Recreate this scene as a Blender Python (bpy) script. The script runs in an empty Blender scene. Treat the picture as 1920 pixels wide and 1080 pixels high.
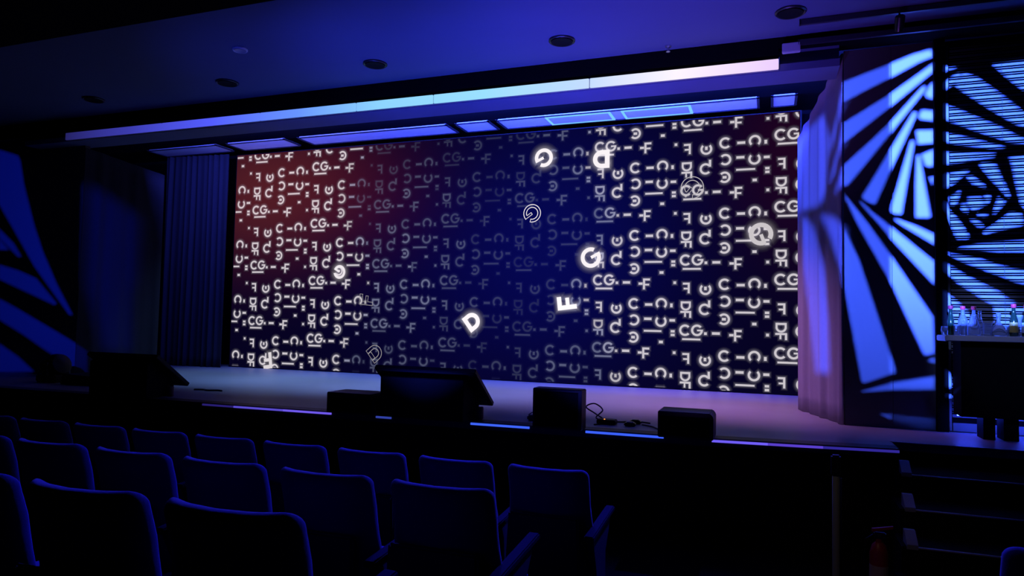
import bpy, bmesh, math, random
from mathutils import Vector, Matrix
from mathutils.geometry import tessellate_polygon
random.seed(7)
S = bpy.context.scene
COL = S.collection
R = math.radians

# ---------------- camera, world, exposure ----------------
CAM_Z = 1.75
cam_data = bpy.data.cameras.new('camera')
cam_data.sensor_width = 36.0
cam_data.lens = 36.0 * 1305.57 / 1920.0
cam_data.clip_end = 200
cam = bpy.data.objects.new('camera', cam_data)
COL.objects.link(cam)
rows = Matrix(((0.938541, -0.001851, 0.345163), (0.344599, -0.052408, -0.937286), (0.019824, 0.998624, -0.048549)))
cam.matrix_world = Matrix.Translation((0, 0, CAM_Z)) @ rows.to_4x4()
S.camera = cam
world = bpy.data.worlds.new('world'); S.world = world
world.use_nodes = True
world.node_tree.nodes['Background'].inputs[0].default_value = (0.01, 0.01, 0.06, 1)
world.node_tree.nodes['Background'].inputs[1].default_value = 0.0
S.view_settings.view_transform = 'Standard'
S.view_settings.look = 'None'
S.view_settings.exposure = 0
S.view_settings.gamma = 1
S.view_settings.use_curve_mapping = False

# ---------------- projectors, stage lights and added lamps ----------------
def aim(o, target):
    d = Vector(target) - Vector(o.location)
    o.rotation_euler = d.to_track_quat('-Z', 'Y').to_euler()
def spot(name, loc, target, power, color, angle, blend=0.3, radius=0.02):
    l = bpy.data.lights.new(name, 'SPOT')
    l.energy = power; l.color = color; l.spot_size = R(angle); l.spot_blend = blend
    l.shadow_soft_size = radius
    o = bpy.data.objects.new(name, l); COL.objects.link(o)
    o.location = loc; aim(o, target)
    return o
def area(name, loc, target, power, color, sx, sy):
    l = bpy.data.lights.new(name, 'AREA')
    l.shape = 'RECTANGLE'; l.size = sx; l.size_y = sy; l.energy = power; l.color = color
    o = bpy.data.objects.new(name, l); COL.objects.link(o)
    o.location = loc; aim(o, target)
    return o
BLUE = (0.04, 0.09, 1.0)
DEEP = (0.02, 0.05, 1.0)
VIOLET = (0.25, 0.12, 1.0)
PINK = (0.75, 0.28, 0.85)
# gobo projectors hanging in the hall (their pattern plates are built further down)
G_D = (-2.4, 0.6, 3.1); G_A = (-1.5, 0.6, 3.15); G_B = (-0.6, 0.6, 3.25); G_C = (0.35, 0.6, 3.2); G_L = (-3.4, 0.4, 3.3); G_P = (-4.4, 0.4, 3.3)
T_D = (0.45, 7.9, 2.5); T_A = (0.95, 7.22, 3.5); T_B = (1.25, 7.22, 4.3); T_C = (2.0, 7.22, 2.7); T_L = (-11.0, 7.22, 3.2); T_P = (-9.1, 7.8, 2.4)
spot('gobo_light_A', G_A, T_A, 17000, (0.042, 0.10, 1.0), 56, 1.0, 0.0012)
spot('gobo_light_B', G_B, T_B, 105000, (0.042, 0.105, 1.0), 57, 1.0, 0.0015)
spot('gobo_light_C', G_C, T_C, 34000, (0.042, 0.12, 1.0), 50, 0.35, 0.0012)
spot('gobo_light_D', G_D, T_D, 6000, (0.05, 0.09, 1.0), 40, 0.8, 0.003)
spot('gobo_light_L', G_L, T_L, 4800, (0.006, 0.025, 1.0), 50, 0.95, 0.0012)
spot('gobo_light_P', G_P, T_P, 3000, (0.010, 0.03, 1.0), 36, 0.5, 0.006)
# added uplights, unseen on the hall floor, wash the ceiling and the header
for ux, up, uc in ((-4.5, 260, (0.03, 0.05, 1.0)), (-2.95, 720, (0.04, 0.065, 1.0)), (-1.35, 950, (0.07, 0.075, 1.0)), (-0.55, 300, (0.28, 0.09, 0.75))):
    spot('added_uplight', (ux, 4.7, 0.25), (ux, 6.65, 4.5), up, uc, 58, 1.0, 0.03)
# wash lights rigged behind the header, over the stage
for wx, wp, wc in ((-7.8, 340, (0.20, 0.40, 1.0)), (-5.8, 560, (0.22, 0.40, 1.0)), (-3.9, 560, (0.24, 0.32, 1.0)), (-2.2, 530, (0.38, 0.30, 1.0)), (-0.7, 450, (0.62, 0.24, 0.75))):
    spot('stage_wash', (wx, 8.3, 4.6), (wx, 8.55, 0.85), wp, wc, 66, 1.0, 0.05)
area('added_panel_light', (-2.0, 7.9, 4.33), (-2.0, 9.62, 4.72), 1300, (0.03, 0.06, 1.0), 5.5, 0.05)  # added unseen strips that brighten the ceiling panels over the screen
area('added_panel_light_left', (-7.0, 7.9, 4.33), (-7.0, 9.62, 4.75), 200, (0.07, 0.09, 1.0), 3.5, 0.05)
spot('drape_pink', (-2.6, 7.6, 4.4), (0.42, 7.95, 0.8), 420, (0.50, 0.20, 0.75), 42, 1.0, 0.05)
# added blue lamps, hidden behind the header, rim-light the seats
for bx, bp in ((-6.0, 450), (-3.2, 1400), (-0.2, 2300)):
    spot('added_seat_rim_light', (bx, 7.9, 4.40), (bx * 0.5 - 0.6, 2.6, 1.0), bp, (0.03, 0.03, 1.0), 56, 0.8, 0.03)
spot('added_warm_spot', (-0.5, 2.9, 3.2), (0.6, 5.2, 0.35), 9, (1.0, 0.75, 0.45), 26, 0.8, 0.02)  # added warm spot that brightens the post and extinguisher by the stairs

# ---------------- materials ----------------
MATS = {}
def mat(name, col, rough=0.7, metal=0.0, noise=0.0, nscale=8.0, emit=None, estr=0.0, sheen=0.0, trans=0.0, bump=0.0, spec=0.5):
    if name in MATS: return MATS[name]
    m = bpy.data.materials.new(name); m.use_nodes = True
    nt = m.node_tree; b = nt.nodes['Principled BSDF']
    b.inputs['Base Color'].default_value = (*col, 1)
    b.inputs['Roughness'].default_value = rough
    b.inputs['Metallic'].default_value = metal
    b.inputs['Specular IOR Level'].default_value = spec
    b.inputs['Sheen Weight'].default_value = sheen
    b.inputs['Transmission Weight'].default_value = trans
    if emit:
        b.inputs['Emission Color'].default_value = (*emit, 1)
        b.inputs['Emission Strength'].default_value = estr
    if noise or bump:
        tc = nt.nodes.new('ShaderNodeTexCoord'); nz = nt.nodes.new('ShaderNodeTexNoise')
        nz.inputs['Scale'].default_value = nscale; nz.inputs['Detail'].default_value = 4
        nt.links.new(tc.outputs['Object'], nz.inputs['Vector'])
        if noise:
            mx = nt.nodes.new('ShaderNodeMix'); mx.data_type = 'RGBA'
            mx.inputs[6].default_value = (*[c * (1 - noise) for c in col], 1)
            mx.inputs[7].default_value = (*[min(1, c * (1 + noise)) for c in col], 1)
            nt.links.new(nz.outputs['Fac'], mx.inputs[0]); nt.links.new(mx.outputs[2], b.inputs['Base Color'])
        if bump:
            bp = nt.nodes.new('ShaderNodeBump'); bp.inputs['Strength'].default_value = bump
            bp.inputs['Distance'].default_value = 0.01
            nt.links.new(nz.outputs['Fac'], bp.inputs['Height']); nt.links.new(bp.outputs[0], b.inputs['Normal'])
    MATS[name] = m
    return m
BLACK = mat('black_paint', (0.006, 0.006, 0.007), 0.8, noise=0.2, spec=0.1)
HALLBLACK = mat('black_wall_paint', (0.004, 0.004, 0.005), 0.95, noise=0.2, spec=0.05)
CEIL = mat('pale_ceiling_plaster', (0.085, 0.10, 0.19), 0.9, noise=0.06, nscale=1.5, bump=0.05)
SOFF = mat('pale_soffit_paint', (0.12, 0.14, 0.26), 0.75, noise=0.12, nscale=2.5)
PANEL = mat('white_wall_board', (0.13, 0.13, 0.13), 0.95, noise=0.03, nscale=3, spec=0.1)
STAGE = mat('grey_stage_vinyl', (0.30, 0.30, 0.32), 0.45, noise=0.1, nscale=3.0)
EDGE = mat('black_stage_edge', (0.012, 0.012, 0.014), 0.5)
DRAPE = mat('pale_drape_cloth', (0.34, 0.32, 0.36), 0.95, noise=0.06, nscale=30, spec=0.1)
DARKDRAPE = mat('dark_drape_cloth', (0.03, 0.03, 0.04), 0.95, noise=0.15, nscale=40, spec=0.1)
PLASTIC = mat('black_plastic', (0.004, 0.004, 0.005), 0.5, noise=0.2, nscale=60, spec=0.25)
GRILLE = mat('black_speaker_grille', (0.002, 0.002, 0.003), 0.9, bump=0.6, nscale=220, spec=0.05)
METAL = mat('dark_metal', (0.05, 0.05, 0.055), 0.35, metal=0.8)
ALU = mat('brushed_aluminium', (0.55, 0.55, 0.58), 0.35, metal=0.9)
VELVET = mat('blue_seat_velvet', (0.02, 0.02, 0.12), 0.9, noise=0.2, nscale=120, sheen=0.15, spec=0.2, bump=0.1)
SEATSHELL = mat('dark_seat_shell', (0.004, 0.004, 0.012), 0.7, noise=0.2, nscale=50)
ARM = mat('armrest_lacquer', (0.006, 0.006, 0.02), 0.9, spec=0.05, noise=0.1)
CARPET = mat('black_carpet', (0.006, 0.006, 0.008), 1.0, noise=0.4, nscale=200, spec=0.05)
SLAT = mat('white_blind_slat', (0.2, 0.2, 0.2), 0.7, noise=0.03)
NOSING = mat('stair_nosing_metal', (0.5, 0.47, 0.55), 0.4, metal=0.3)

def emis(name, col, strength):
    m = bpy.data.materials.new(name); m.use_nodes = True
    nt = m.node_tree; nt.nodes.clear()
    e = nt.nodes.new('ShaderNodeEmission'); o = nt.nodes.new('ShaderNodeOutputMaterial')
    e.inputs[0].default_value = (*col, 1); e.inputs[1].default_value = strength
    nt.links.new(e.outputs[0], o.inputs[0])
    return m
def attr_emis(name, glow=False, strength=1.0):
    # display content: colour per point, shown by the LED screen's own pixels
    m = bpy.data.materials.new(name); m.use_nodes = True
    nt = m.node_tree; nt.nodes.clear()
    a = nt.nodes.new('ShaderNodeVertexColor'); a.layer_name = 'Col'
    e = nt.nodes.new('ShaderNodeEmission'); o = nt.nodes.new('ShaderNodeOutputMaterial')
    nt.links.new(a.outputs['Color'], e.inputs[0]); e.inputs[1].default_value = strength
    if glow:
        t = nt.nodes.new('ShaderNodeBsdfTransparent'); ad = nt.nodes.new('ShaderNodeAddShader')
        nt.links.new(e.outputs[0], ad.inputs[0]); nt.links.new(t.outputs[0], ad.inputs[1])
        nt.links.new(ad.outputs[0], o.inputs[0])
    else:
        nt.links.new(e.outputs[0], o.inputs[0])
    return m

# ---------------- mesh helpers ----------------
class MB:
    def __init__(s): s.v = []; s.f = []; s.c = []
    def add(s, vs, fs):
        n = len(s.v); s.v += [tuple(v) for v in vs]; s.f += [tuple(i + n for i in f) for f in fs]
        return s
    def box(s, x0, x1, y0, y1, z0, z1, b=0.0):
        bm = bmesh.new(); bmesh.ops.create_cube(bm, size=1)
        for v in bm.verts:
            v.co = Vector(((x0 + x1) / 2 + v.co.x * (x1 - x0), (y0 + y1) / 2 + v.co.y * (y1 - y0), (z0 + z1) / 2 + v.co.z * (z1 - z0)))
        if b: bmesh.ops.bevel(bm, geom=bm.edges[:], offset=b, segments=2, affect='EDGES')
        return s.bm(bm)
    def bm(s, bm, M=None):
        bm.verts.ensure_lookup_table()
        if M: bmesh.ops.transform(bm, matrix=M, verts=bm.verts)
        s.add([v.co[:] for v in bm.verts], [[v.index for v in f.verts] for f in bm.faces])
        bm.free(); return s
    def prism(s, pts, axis, a, b, bev=0.0):
        # pts: 2D outline, extruded along axis ('x': pts are (y,z); 'y': (x,z); 'z': (x,y))
        def P(p, t): return {'x': (t, p[0], p[1]), 'y': (p[0], t, p[1]), 'z': (p[0], p[1], t)}[axis]
        bm = bmesh.new(); n = len(pts)
        A = [bm.verts.new(P(p, a)) for p in pts]; B = [bm.verts.new(P(p, b)) for p in pts]
        bm.faces.new(A); bm.faces.new(B[::-1])
        for i in range(n): bm.faces.new((A[i], B[i], B[(i + 1) % n], A[(i + 1) % n]))
        bmesh.ops.recalc_face_normals(bm, faces=bm.faces)
        if bev: bmesh.ops.bevel(bm, geom=bm.edges[:], offset=bev, segments=2, affect='EDGES')
        bm.verts.index_update()
        return s.bm(bm)
    def lathe(s, prof, cx, cy, z0=0.0, n=20, M=None):
        vs = []; fs = []
        for r, z in prof:
            for k in range(n):
                a = 2 * math.pi * k / n
                vs.append(Vector((r * math.cos(a), r * math.sin(a), z)))
        m = len(prof)
        for i in range(m - 1):
            for k in range(n):
                fs.append((i * n + k, i * n + (k + 1) % n, (i + 1) * n + (k + 1) % n, (i + 1) * n + k))
        fs.append(tuple(range(n))[::-1]); fs.append(tuple((m - 1) * n + k for k in range(n)))
        T = Matrix.Translation((cx, cy, z0)) @ (M or Matrix())
        return s.add([T @ v for v in vs], fs)
    def tube(s, pts, r, n=10, closed=False):
        pts = [Vector(p) for p in pts]; vs = []; fs = []; m = len(pts)
        up = Vector((0, 0, 1))
        for i, p in enumerate(pts):
            a = pts[(i - 1) % m] if closed or i > 0 else p; b = pts[(i + 1) % m] if closed or i < m - 1 else p
            t = (b - a).normalized(); ref = up if abs(t.z) < 0.95 else Vector((1, 0, 0))
            u = t.cross(ref).normalized(); w = u.cross(t).normalized()
            rr = r[i] if isinstance(r, (list, tuple)) else r
            for k in range(n):
                an = 2 * math.pi * k / n
                vs.append(p + (u * math.cos(an) + w * math.sin(an)) * rr)
        for i in range(m if closed else m - 1):
            j = (i + 1) % m
            for k in range(n):
                fs.append((i * n + k, i * n + (k + 1) % n, j * n + (k + 1) % n, j * n + k))
        if not closed: fs.append(tuple(range(n))[::-1]); fs.append(tuple((m - 1) * n + k for k in range(n)))
        return s.add(vs, fs)
    def build(s, name, material, parent=None, smooth=False):
        me = bpy.data.meshes.new(name); me.from_pydata(s.v, [], s.f); me.materials.append(material); me.update()
        if s.c:
            a = me.color_attributes.new('Col', 'FLOAT_COLOR', 'POINT')
            for i, c in enumerate(s.c): a.data[i].color = (*c, 1)
        o = bpy.data.objects.new(name, me); COL.objects.link(o)
        if parent: o.parent = parent; o.matrix_parent_inverse = parent.matrix_basis.inverted()
        if smooth:
            for p in me.polygons: p.use_smooth = True
            if smooth == 'auto':
                bm = bmesh.new(); bm.from_mesh(me)
                for e in bm.edges:
                    if len(e.link_faces) == 2 and e.calc_face_angle() > R(40): e.smooth = False
                bm.to_mesh(me); bm.free()
        return o
def tag(o, label=None, cat=None, group=None, kind=None):
    if label: o['label'] = label
    if cat: o['category'] = cat
    if group: o['group'] = group
    if kind: o['kind'] = kind
    return o
def empty(name, loc, label, cat, group=None, rz=0):
    o = bpy.data.objects.new(name, None); COL.objects.link(o)
    o.location = loc; o.rotation_euler = (0, 0, rz); o.empty_display_size = 0.1
    o.matrix_basis = Matrix.Translation(loc) @ Matrix.Rotation(rz, 4, 'Z')
    return tag(o, label, cat, group)
def struct(mb, name, material, smooth=False):
    return tag(mb.build(name, material, smooth=smooth), kind='structure')
def children(o): return [c for c in bpy.data.objects if c.parent == o]
def copy_tree(o, parent=None):
    c = o.copy(); COL.objects.link(c)
    if parent: c.parent = parent
    for ch in children(o): copy_tree(ch, c)
    return c

# ---------------- the setting ----------------
FRONT = [(-12.98, 5.69), (-5.3, 5.73), (-3.0, 5.78), (-1.5, 5.82), (-0.4, 5.84), (0.2, 5.90), (0.93, 5.99)]
ZS = 0.85
def tierbox(y0, y1, z): return MB().box(-13, 3.2, y0, y1, -0.2, z)
fl = MB().box(-13, 3.2, 3.15, 10.6, -0.2, 0.0).box(-13, 3.2, 2.1, 3.15, -0.2, 0.13).box(-13, 3.2, -2.5, 2.1, -0.2, 0.27)
struct(fl, 'floor', CARPET)
struct(MB().box(-13.0, 3.2, 10.45, 10.6, 0, 5.2), 'wall_back', HALLBLACK)
struct(MB().box(3.2, 3.35, -2.5, 10.6, 0, 5.2), 'wall_right', HALLBLACK)
struct(MB().box(-13.15, -13.0, -2.5, 10.6, 0, 5.2), 'wall_left', HALLBLACK)
struct(MB().box(-13.0, 3.2, -2.65, -2.5, 0, 5.2), 'wall_rear', HALLBLACK)
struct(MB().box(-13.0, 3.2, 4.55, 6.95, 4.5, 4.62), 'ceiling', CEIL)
struct(MB().box(-13.0, 3.2, -2.5, 4.48, 4.3, 4.62), 'trim_1', HALLBLACK)
# header above the stage opening: black fascia, pale soffit, black lintel behind
struct(MB().box(-13.0, 3.2, 6.955, 7.20, 4.40, 4.9).box(-13.0, 0.09, 6.955, 7.05, 4.295, 4.40), 'trim_2', HALLBLACK)
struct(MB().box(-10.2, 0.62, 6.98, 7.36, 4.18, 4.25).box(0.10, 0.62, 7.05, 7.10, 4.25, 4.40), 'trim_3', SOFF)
struct(MB().box(-13.0, 3.2, 7.20, 10.45, 4.86, 5.2), 'trim_4', HALLBLACK)
# pale boards of the proscenium wall right and left of the stage
struct(MB().box(0.675, 1.073, 7.22, 7.30, ZS, 4.40), 'wall_panel_right_inner', PANEL)
struct(MB().box(1.077, 1.43, 7.22, 7.30, ZS, 4.40), 'wall_panel_right_outer', PANEL)
struct(MB().box(-11.0, -9.29, 7.22, 7.30, ZS, 4.40).box(-13.0, -11.006, 7.22, 7.30, ZS, 4.40), 'wall_panel_left', PANEL)
struct(MB().box(1.415, 1.505, 7.17, 7.32, ZS, 4.40), 'trim_5', HALLBLACK)
struct(MB().box(1.43, 3.2, 7.32, 7.40, ZS, 4.40), 'wall_bar', HALLBLACK)

# ---------------- stage ----------------
st = empty('stage', (-4.3, 5.9, 0), 'low black-fronted stage with a grey floor under the wide screen', 'stage')
deck = [(x, y + 0.16) for x, y in FRONT] + [(0.93, 6.34), (3.18, 6.34), (3.18, 10.44), (-12.98, 10.44)]
MB().prism(deck, 'z', 0.70, ZS).build('deck', STAGE, st)
lip = [(x, y) for x, y in FRONT] + [(x, y + 0.16) for x, y in FRONT[::-1]]
MB().prism(lip, 'z', 0.845 - 0.06, ZS + 0.001).build('front_lip', EDGE, st)
fas = [(x, y + 0.03) for x, y in FRONT] + [(0.93, 6.34), (3.18, 6.34), (3.18, 6.45), (0.85, 6.45), (0.85, 6.1)] + [(x, y + 0.1) for x, y in FRONT[::-1]]
MB().prism(fas, 'z', 0.0, 0.785).build('fascia', BLACK, st)
# light strip along the stage edge, with gaps where it is unlit
led = bpy.data.materials.new('stage_edge_led')
def led_run(x0, x1, col, name='edge_light'):
    def Y(x):
        for (a, ya), (b, yb) in zip(FRONT, FRONT[1:]):
            if a <= x <= b: return ya + (yb - ya) * (x - a) / (b - a)
    xs = [x0] + [x for x, _ in FRONT if x0 < x < x1] + [x1]
    pts = [(x, Y(x) - 0.012) for x in xs] + [(x, Y(x) + 0.001) for x in xs[::-1]]
    MB().prism(pts, 'z', 0.822, 0.840).build(name, emis('edge_led', col, 1.0), st)
for a, b, c in [(-5.5, -5.1, (0.02, 0.012, 0.15)), (-5.1, -4.5, (0.10, 0.07, 0.6)), (-4.5, -3.95, (0.16, 0.10, 0.85)),
                (-3.46, -3.3, (0.03, 0.05, 0.35)), (-2.5, -1.95, (0.05, 0.13, 1.0)), (-1.45, -0.8, (0.045, 0.12, 1.0)),
                (-0.42, 0.0, (0.16, 0.11, 0.95)), (0.0, 0.4, (0.1, 0.05, 0.6)), (0.4, 0.93, (0.03, 0.02, 0.3))]:
    led_run(a, b, c)

# stairs up to the bar platform
stairs = empty('stairs', (1.9, 5.4, 0), 'dark stairs with thin metal nosings leading up to the bar platform', 'stairs')
TR = [(0.92, 6.34, 0.85), (0.90, 5.90, 0.68), (0.86, 5.53, 0.51), (0.82, 5.22, 0.34), (0.78, 4.91, 0.17)]
for i in range(1, 5):
    xl, y, z = TR[i]; y1 = TR[i - 1][1]
    MB().box(xl, 3.18, y, y1 - 0.002, 0.0, z).build('step', BLACK, stairs)
for i in range(0, 4):
    xl, y, z = TR[i]
    MB().box(xl + (0.06 if i else 0.0), 3.15, y - 0.008, y + 0.012, z - 0.004, z + 0.004).build('nosing', NOSING, stairs)
    if i: MB().prism([(y - 0.012, z - 0.012), (y - 0.012, z + 0.018), (y + 0.09, z + 0.085), (y + 0.13, z + 0.085), (y + 0.13, z - 0.012)], 'x', xl + 0.03, xl + 0.095).build('end_cap', mat('step_end_cap', (0.30, 0.29, 0.33), 0.5), stairs)

# LED strip on the header
hl = empty('header_light', (-4.5, 6.95, 4.19), 'long glowing light strip running along the header above the stage', 'light')
segs = [-9.33, -7.55, -5.95, -4.56, -3.55, -1.75, 0.09]
hm = bpy.data.materials.new('header_led'); hm.use_nodes = True
nt = hm.node_tree; nt.nodes.clear()
tc = nt.nodes.new('ShaderNodeTexCoord'); sp = nt.nodes.new('ShaderNodeSeparateXYZ'); mr = nt.nodes.new('ShaderNodeMapRange')
cr = nt.nodes.new('ShaderNodeValToRGB'); em = nt.nodes.new('ShaderNodeEmission'); ou = nt.nodes.new('ShaderNodeOutputMaterial')
nt.links.new(tc.outputs['Object'], sp.inputs[0]); nt.links.new(sp.outputs['X'], mr.inputs['Value'])
mr.inputs['From Min'].default_value = -9.33; mr.inputs['From Max'].default_value = 0.09
nt.links.new(mr.outputs[0], cr.inputs[0]); nt.links.new(cr.outputs[0], em.inputs[0]); nt.links.new(em.outputs[0], ou.inputs[0])
em.inputs[1].default_value = 1.0
stops = [(0.0, (0.018, 0.016, 0.12)), (0.13, (0.045, 0.045, 0.42)), (0.28, (0.09, 0.11, 1.0)), (0.42, (0.14, 0.30, 1.05)), (0.54, (0.27, 0.66, 1.05)),
         (0.68, (0.33, 0.75, 1.05)), (0.80, (0.55, 0.72, 1.0)), (0.90, (1.0, 0.92, 1.05)), (1.0, (0.85, 0.62, 1.05))]
el = cr.color_ramp.elements
el[0].position = stops[0][0]; el[0].color = (*stops[0][1], 1); el[1].position = 1.0; el[1].color = (*stops[-1][1], 1)
for p, c in stops[1:-1]:
    e = el.new(p); e.color = (*c, 1)
for a, b in zip(segs, segs[1:]):
    MB().box(a + 0.012, b - 0.0, 6.93, 6.953, 4.19, 4.288, 0.004).build('diffuser', hm, hl)
hm_off = MB().box(segs[0], segs[-1], 6.953, 6.975, 4.185, 4.293).build('channel', mat('light_channel', (0.25, 0.25, 0.28), 0.5), hl)
MB().box(0.12, 0.28, 6.90, 6.953, 4.33, 4.42, 0.006).build('driver_box', mat('pale_box', (0.5, 0.5, 0.55), 0.6), hl)

# ceiling downlights
def downlight(x, y, r, label, dark=True):
    t = empty('ceiling_downlight', (x, y, 4.5), label, 'ceiling light', 'round recessed downlights in the ceiling')
    m = MATS['dark_metal'] if dark else mat('white_ring', (0.8, 0.8, 0.85), 0.3)
    MB().lathe([(r * 0.82, -0.001), (r * 0.82, -0.014), (r * 0.92, -0.02), (r, -0.012), (r, 0.001)], x, y, 4.5, 28).build('trim_ring', m, t, 'auto')
    MB().lathe([(r * 0.8, 0.0), (r * 0.8, -0.022), (r * 0.55, -0.012), (0.01, -0.008)], x, y, 4.5, 28).build('reflector', BLACK if dark else mat('lamp_face', (0.3, 0.3, 0.35), 0.4), t, 'auto')
for x, lab in [(-1.89, 'round black ceiling downlight, second from the right'), (-3.98, 'round black ceiling downlight, third from the right'),
               (-5.98, 'round black ceiling downlight, fourth from the right, left of the small bright one'),
               (0.18, 'largest black ceiling downlight near the top right of the ceiling'),
               (-8.13, 'faint black ceiling downlight at the dark far left of the ceiling')]:
    downlight(x, 6.40, 0.13, lab)
downlight(-5.11, 5.63, 0.075, 'small bright round ceiling spotlight, the only pale one', False)
sk = empty('sprinkler', (-0.93, 6.85, 4.5), 'tiny metal sprinkler head hanging from the ceiling above the light strip', 'sprinkler')
MB().lathe([(0.03, 0), (0.03, -0.008), (0.01, -0.012), (0.01, -0.05)], -0.93, 6.85, 4.5, 12).build('base', ALU, sk, 'auto')
MB().lathe([(0.012, -0.05), (0.022, -0.054), (0.022, -0.06), (0.005, -0.066)], -0.93, 6.85, 4.5, 12).build('deflector', ALU, sk, 'auto')
# two rails at the top right
for nm, x0, x1, y, z, lab in [('lighting_rail', 0.27, 3.0, 6.60, 4.468, 'upper thin metal rail fixed under the ceiling at the top right'),
                              ('lighting_rail', 0.27, 3.0, 6.92, 4.41, 'lower thin metal rail in front of the black header at the top right')]:
    t = empty(nm, (x0, y, z), lab, 'rail')
    MB().box(x0, x1, y - 0.018, y + 0.018, z - 0.02, z + 0.03, 0.004).build('track', mat('rail_metal', (0.05, 0.045, 0.06), 0.4, metal=0.3), t)
    MB().box(x0 - 0.012, x0, y - 0.02, y + 0.02, z - 0.022, z + 0.034, 0.003).build('end_cap', METAL, t)
t = empty('track_spotlight', (1.05, 6.60, 4.44), 'small dark spotlight hanging from the upper rail', 'spotlight')
MB().lathe([(0.008, 0.0), (0.008, -0.06)], 1.05, 6.60, 4.449, 10).build('stem', METAL, t)
MB().lathe([(0.035, -0.06), (0.04, -0.03), (0.04, 0.06), (0.03, 0.07)], 1.05, 6.60, 4.36, 16, Matrix.Rotation(R(35), 4, 'X')).build('lamp_head', METAL, t, 'auto')

# stage ceiling: dark grid with pale panels behind the header
struct(MB().box(-13.0, 3.2, 7.36, 10.45, 4.80, 4.86), 'ceiling_stage', HALLBLACK)
pl = [(-10.5, -8.98, 'far left'), (-8.72, -7.55, 'second from the left'), (-7.25, -4.58, 'widest dim'), (-4.40, -3.90, 'narrow'), (-3.74, -0.14, 'longest, holding two square light frames'), (0.06, 0.32, 'small square rightmost')]
SP = mat('pale_ceiling_panel', (0.55, 0.55, 0.57), 0.8, noise=0.05)
for a, b, w in pl:
    t = empty('stage_ceiling_panel', ((a + b) / 2, 9.62, 4.7), 'blue-lit panel over the screen, the %s one' % w, 'ceiling panel', 'pale panels in the stage ceiling over the screen')
    MB().box(a, b, 9.40, 9.82, 4.70, 4.725, 0.004).build('panel_face', SP, t)
    MB().box(a - 0.03, b + 0.03, 9.37, 9.40, 4.69, 4.70).box(a - 0.03, b + 0.03, 9.82, 9.85, 4.69, 4.71).box(a - 0.03, a, 9.37, 9.85, 4.69, 4.71).box(b, b + 0.03, 9.37, 9.85, 4.69, 4.71).build('frame', mat('dark_frame', (0.008, 0.008, 0.012), 0.8), t)
for a, b, w in [(-3.02, -2.07, 'left'), (-1.92, -0.98, 'right')]:
    t = empty('frame_light', ((a + b) / 2, 9.6, 4.7), 'rectangular glowing cyan light frame in the panel over the screen, the %s one' % w, 'light')
    q = MB(); y0, y1, k = 9.42, 9.80, 0.035
    q.box(a, b, y0, y0 + k, 4.685, 4.699).box(a, b, y1 - k, y1, 4.685, 4.699).box(a, a + k, y0 + k, y1 - k, 4.685, 4.699).box(b - k, b, y0 + k, y1 - k, 4.685, 4.699)
    q.build('glowing_edge', emis('cyan_tube', (0.20, 0.60, 1.0), 1.0), t)
    MB().box(a + k, b - k, y0 + k, y1 - k, 4.69, 4.699).build('face_plate', SP, t)

# ---------------- drapes ----------------
def drape(name, path, zt0, zt1, zb, folds, amp, material, label, thick=0.012, flare=0.0, n=160, par=None):
    # pleated cloth: a closed thin sheet following the straight path between two floor points
    (x0, y0), (x1, y1) = path
    d = Vector((x1 - x0, y1 - y0, 0)); L = d.length; d.normalize(); nr = Vector((-d.y, d.x, 0))
    nz = 18; vs = []; fs = []
    def P(u, w, side):
        zt = zt0 + (zt1 - zt0) * u; z = zb + (zt - zb) * w
        a = amp * (0.55 + 0.45 * math.sin(u * 17 + 1)) * (1.0 - 0.35 * w)
        off = a * math.sin(2 * math.pi * folds * u + 0.7 * math.sin(3 * w + u * 5)) + flare * (1 - w) ** 3
        p = Vector((x0, y0, 0)) + d * (u * L) + nr * (off + side * thick)
        return (p.x, p.y, z)
    for s_ in (0, 1):
        for i in range(n + 1):
            for j in range(nz + 1): vs.append(P(i / n, j / nz, s_))
    B = (n + 1) * (nz + 1); idx = lambda s_, i, j: s_ * B + i * (nz + 1) + j
    for i in range(n):
        for j in range(nz):
            fs.append((idx(0, i, j), idx(0, i + 1, j), idx(0, i + 1, j + 1), idx(0, i, j + 1)))
            fs.append((idx(1, i, j), idx(1, i, j + 1), idx(1, i + 1, j + 1), idx(1, i + 1, j)))
        for j in (0, nz): fs.append((idx(0, i, j), idx(1, i, j), idx(1, i + 1, j), idx(0, i + 1, j)))
    for j in range(nz):
        for i in (0, n): fs.append((idx(0, i, j), idx(0, i, j + 1), idx(1, i, j + 1), idx(1, i, j)))
    m = MB().add(vs, fs)
    return tag(m.build(name, material, par, smooth=True), label, 'curtain')
drape('stage_drape', ((0.67, 7.225), (0.32, 8.32)), 4.38, 3.86, ZS + 0.004, 5, 0.022, DRAPE, 'tall pale drape lit violet and blue at the right edge of the screen')
drape('stage_drape', ((-8.95, 8.32), (-9.29, 7.225)), 3.95, 4.15, ZS + 0.004, 4, 0.02, DARKDRAPE, 'dark drape with a faint blue petal of light left of the pleated curtain')
drape('pleated_curtain', ((-10.3, 9.62), (-8.98, 9.72)), 4.62, 4.62, ZS + 0.004, 11, 0.05, DARKDRAPE, 'dark pleated curtain hanging right beside the left edge of the screen')

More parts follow.
